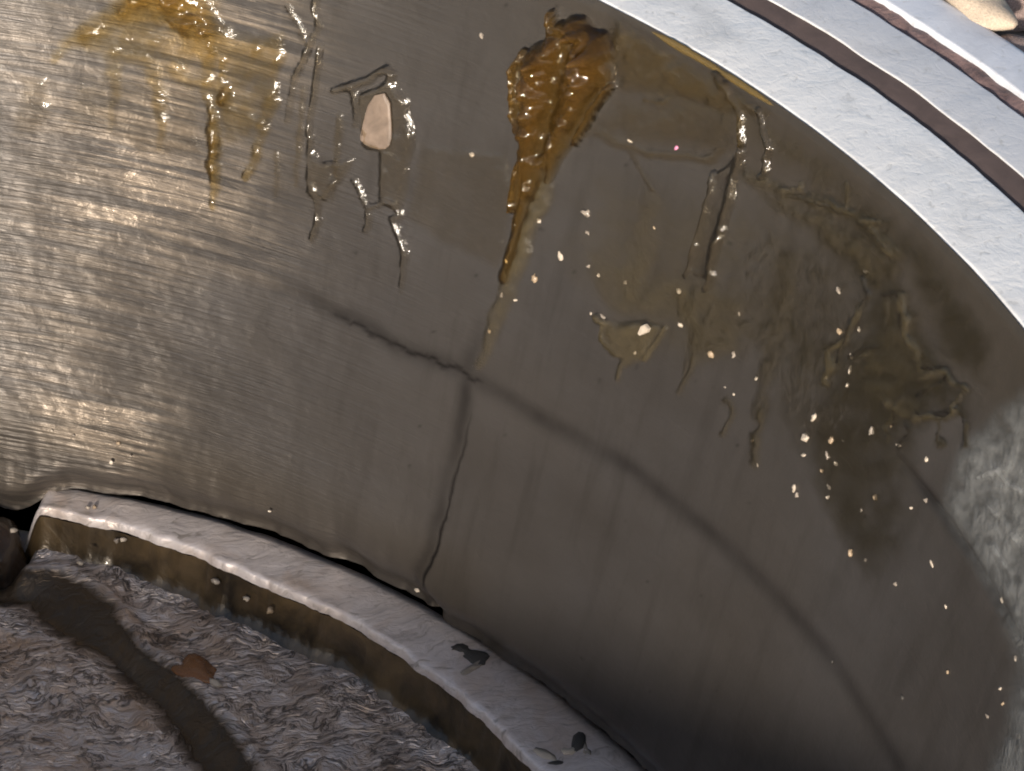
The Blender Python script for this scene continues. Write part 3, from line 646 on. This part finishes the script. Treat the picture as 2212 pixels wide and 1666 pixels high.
low = [(1838, 1192, 10), (1870, 1210, 6), (2013, 1218, 6), (1935, 1262, 6), (2043, 1310, 6), (2046, 1452, 7), (2001, 992, 6), (1998, 1082, 6), (1968, 1098, 6)]
wet = [(2158, 1298, 7), (2193, 1422, 6), (2160, 1487, 6), (2166, 1520, 6), (2198, 1590, 8), (2131, 1547, 6)]
ORD = ['topmost', 'second', 'third', 'fourth', 'fifth', 'sixth', 'seventh', 'eighth', 'ninth', 'tenth', 'eleventh', 'twelfth', 'thirteenth', 'fourteenth', 'fifteenth']
def nth(k, n, what):
    if k == 0: return 'topmost '+what
    if k == n-1: return 'lowest '+what
    return ORD[k]+' from the top, '+what
for pts, what, grp in ((right, 'pale grain in the wrinkled olive smear', 'grains in the wrinkled olive smear'),
                       (sandy, 'cream grain in the sandy olive patch low right', 'grains in the sandy patch'),
                       (mid, 'pale grain on steel between middle film and sandy patch', 'grains right of the middle film'),
                       (trail, 'pale grain between the long amber drip and middle film', 'grains beside the drip'),
                       (drip, 'tiny grain on the dull trail above the crack', 'grains on the trail'),
                       (low, 'isolated pale grain on dark steel below the sandy patch', 'isolated grains low right'),
                       (wet, 'tiny grain in the grey wet film at right', 'grains in the wet film')):
    for k, (x, y, r_) in enumerate(sorted(pts, key=lambda q: q[1])): grain(x, y, r_, GR[k % 5], nth(k, len(pts), what), grp)
grain(1020, 333, 8, GR[0], 'lone round pale grain left of the long amber drip', None)
grain(1041, 76, 7, GR[1], 'pale grain near the top, left of the amber clump', None)
grain(1461, 320, 7, PK, 'pink grain on the brown grease film', None, 'pink_grain')
grain(1948, 1507, 8, DK, 'black speck on the dark steel at lower right', None, 'black_grain')
grain(1796, 1430, 4, DK, 'tiny black speck on the lower end of the dark band', None, 'black_grain')
grain(478, 222, 8, DK, 'black speck on the right drip of the amber smear', None, 'black_grain')
grain(897, 1278, 9, GR[2], 'bright yellow-white grain at the foot of the crack', None)
for k, (x, y, r_) in enumerate([(113, 930, 5), (160, 940, 4), (240, 1000, 5), (255, 957, 7), (282, 985, 5), (582, 1105, 5)]):  # solid beads added in place of highlights on the grease
    grain(x, y, r_, GR[k % 5], ('leftmost' if k == 0 else 'rightmost' if k == 5 else ORD[k]+' from the left,')+' pale bead in place of a grease highlight above the ledge', 'beads in place of grease highlights above the ledge')

# grease packed in the notch
def notch_plug():
    b = blob_mesh('plug', 33, 'plug', 4, 0.3, 0.9); p = on_plane(-6, 1200, -0.64)
    o = bpy.data.objects.new('grease_plug', b); link(o); o.location = p; o.scale = (0.026, 0.030, 0.042)
    tag(o, 'dark brown glossy grease plug in the notch at the left edge', 'grease')
notch_plug()
# bits on ledge, step and floor
def bit(x, y, z, sx, sy, sz, me, name, label, cat, rot=0.0, group=None):
    p = on_plane(x, y, z); o = bpy.data.objects.new(name, me); link(o); o.location = p; o.scale = (sx, sy, sz); o.rotation_euler = (0, 0, rot)
    return tag(o, label, cat, group)
bit(413, 1453, FLOOR_Z+0.0, 0.024, 0.015, 0.009, blob_mesh('lump', 21, 'rust', 3, 0.9, 0.8), 'rust_lump', 'orange-brown glossy rust lump on the edge of the oily slope', 'lump', R(-50))
bit(466, 1478, FLOOR_Z+0.004, 0.008, 0.0035, 0.004, blob_mesh('lump', 22, 'grain', 2, 0.8, 0.8), 'pale_chip', 'white chip beside the orange rust lump', 'chip', R(-40))
bit(1016, 1412, -0.581, 0.014, 0.010, 0.003, blob_mesh('lump', 23, 'darkgrain', 3, 1.2, 0.8), 'pit_stand_in', 'black lump standing in for a dark pit in the right half of the ledge', 'flake', R(-30))  # dark pit in the ledge drawn as a raised black lump
bit(1022, 1442, -0.580, 0.009, 0.003, 0.003, blob_mesh('lump', 24, 'dullgrain', 3, 1.0, 0.8), 'pit_edge_sliver', 'pale sliver standing in for the lower edge of the dark pit', 'chip', R(30))  # pale edge of that pit, drawn as a separate sliver
for k, (x, y, s) in enumerate([(1160, 1470, .005), (1187, 1452, .010), (1205, 1445, .007), (1224, 1486, .005)]):
    bit(x, y, -0.586, s, s*0.5, s*0.5, GR[k % 5], 'debris_crumb', ('leftmost', 'second from left, largest', 'third from left', 'rightmost')[k]+' crumb on the ledge beside the dark gap', 'crumb', R(-40+k*30), 'crumbs at the gap')
for k, (x, y, s) in enumerate([(1180, 1640, .012), (1200, 1652, .009), (1230, 1622, .010), (1250, 1605, .014), (1265, 1622, .008)]):
    bit(x, y, -0.586, s, s*0.45, s*0.45, GR[k % 5] if k % 2 == 0 else DK, 'debris_crumb', ('leftmost pale', 'second from left, black', 'third from left, pale', 'fourth from left, black', 'rightmost pale')[k]+' crumb in the debris heap at the bottom of the ledge', 'crumb', R(-50+k*35), 'debris heap crumbs')
for k, (x, y, s) in enumerate([(30, 1146, .0026), (174, 1217, .0026), (190, 1096, .002), (204, 1096, .002), (252, 1167, .0024), (267, 1166, .0024), (467, 1257, .0034), (533, 1293, .003), (583, 1320, .0032)]):
    bit(x, y, -0.586 if y < 1100 else -0.600, s, s*0.8, s, GR[k % 5], 'sand_grain', ('leftmost' if k == 0 else 'rightmost' if k == 8 else ORD[k]+' from the left,')+' glinting grain along the lip of the ledge', 'grain', 0.0, 'grains along the ledge lip')

# ------------------------------------------------------------------ pebbles beyond the rim
PB = [blob_mesh('pebble', 40+k, ('pebble', 'pebble2')[k % 2], 3, 0.35, 0.6) for k in range(6)]
def pebble(x, y, z, s, me, label, group=None, rot=0.0):
    p = on_plane(x, y, z); o = bpy.data.objects.new('pebble', me); link(o); o.location = p; o.scale = s; o.rotation_euler = (0, 0, rot); return tag(o, label, 'pebble', group)
pebble(2118, 14, 0.004, (0.036, 0.020, 0.024), PB[0], 'tan oval pebble just beyond the outer rim, top right corner', None, R(-70))
pebble(2195, 122, -0.012, (0.024, 0.020, 0.02), PB[1], 'greyish pink rough pebble below the tan pebble', None, R(20))
pebble(2205, -5, -0.02, (0.045, 0.030, 0.03), PB[3], 'dark brown pebble in the extreme top right corner', None, R(40))
pebble(2152, 97, -0.012, (0.006, 0.005, 0.005), PB[2], 'tiny pale pebble between the tan and pink pebbles', None)
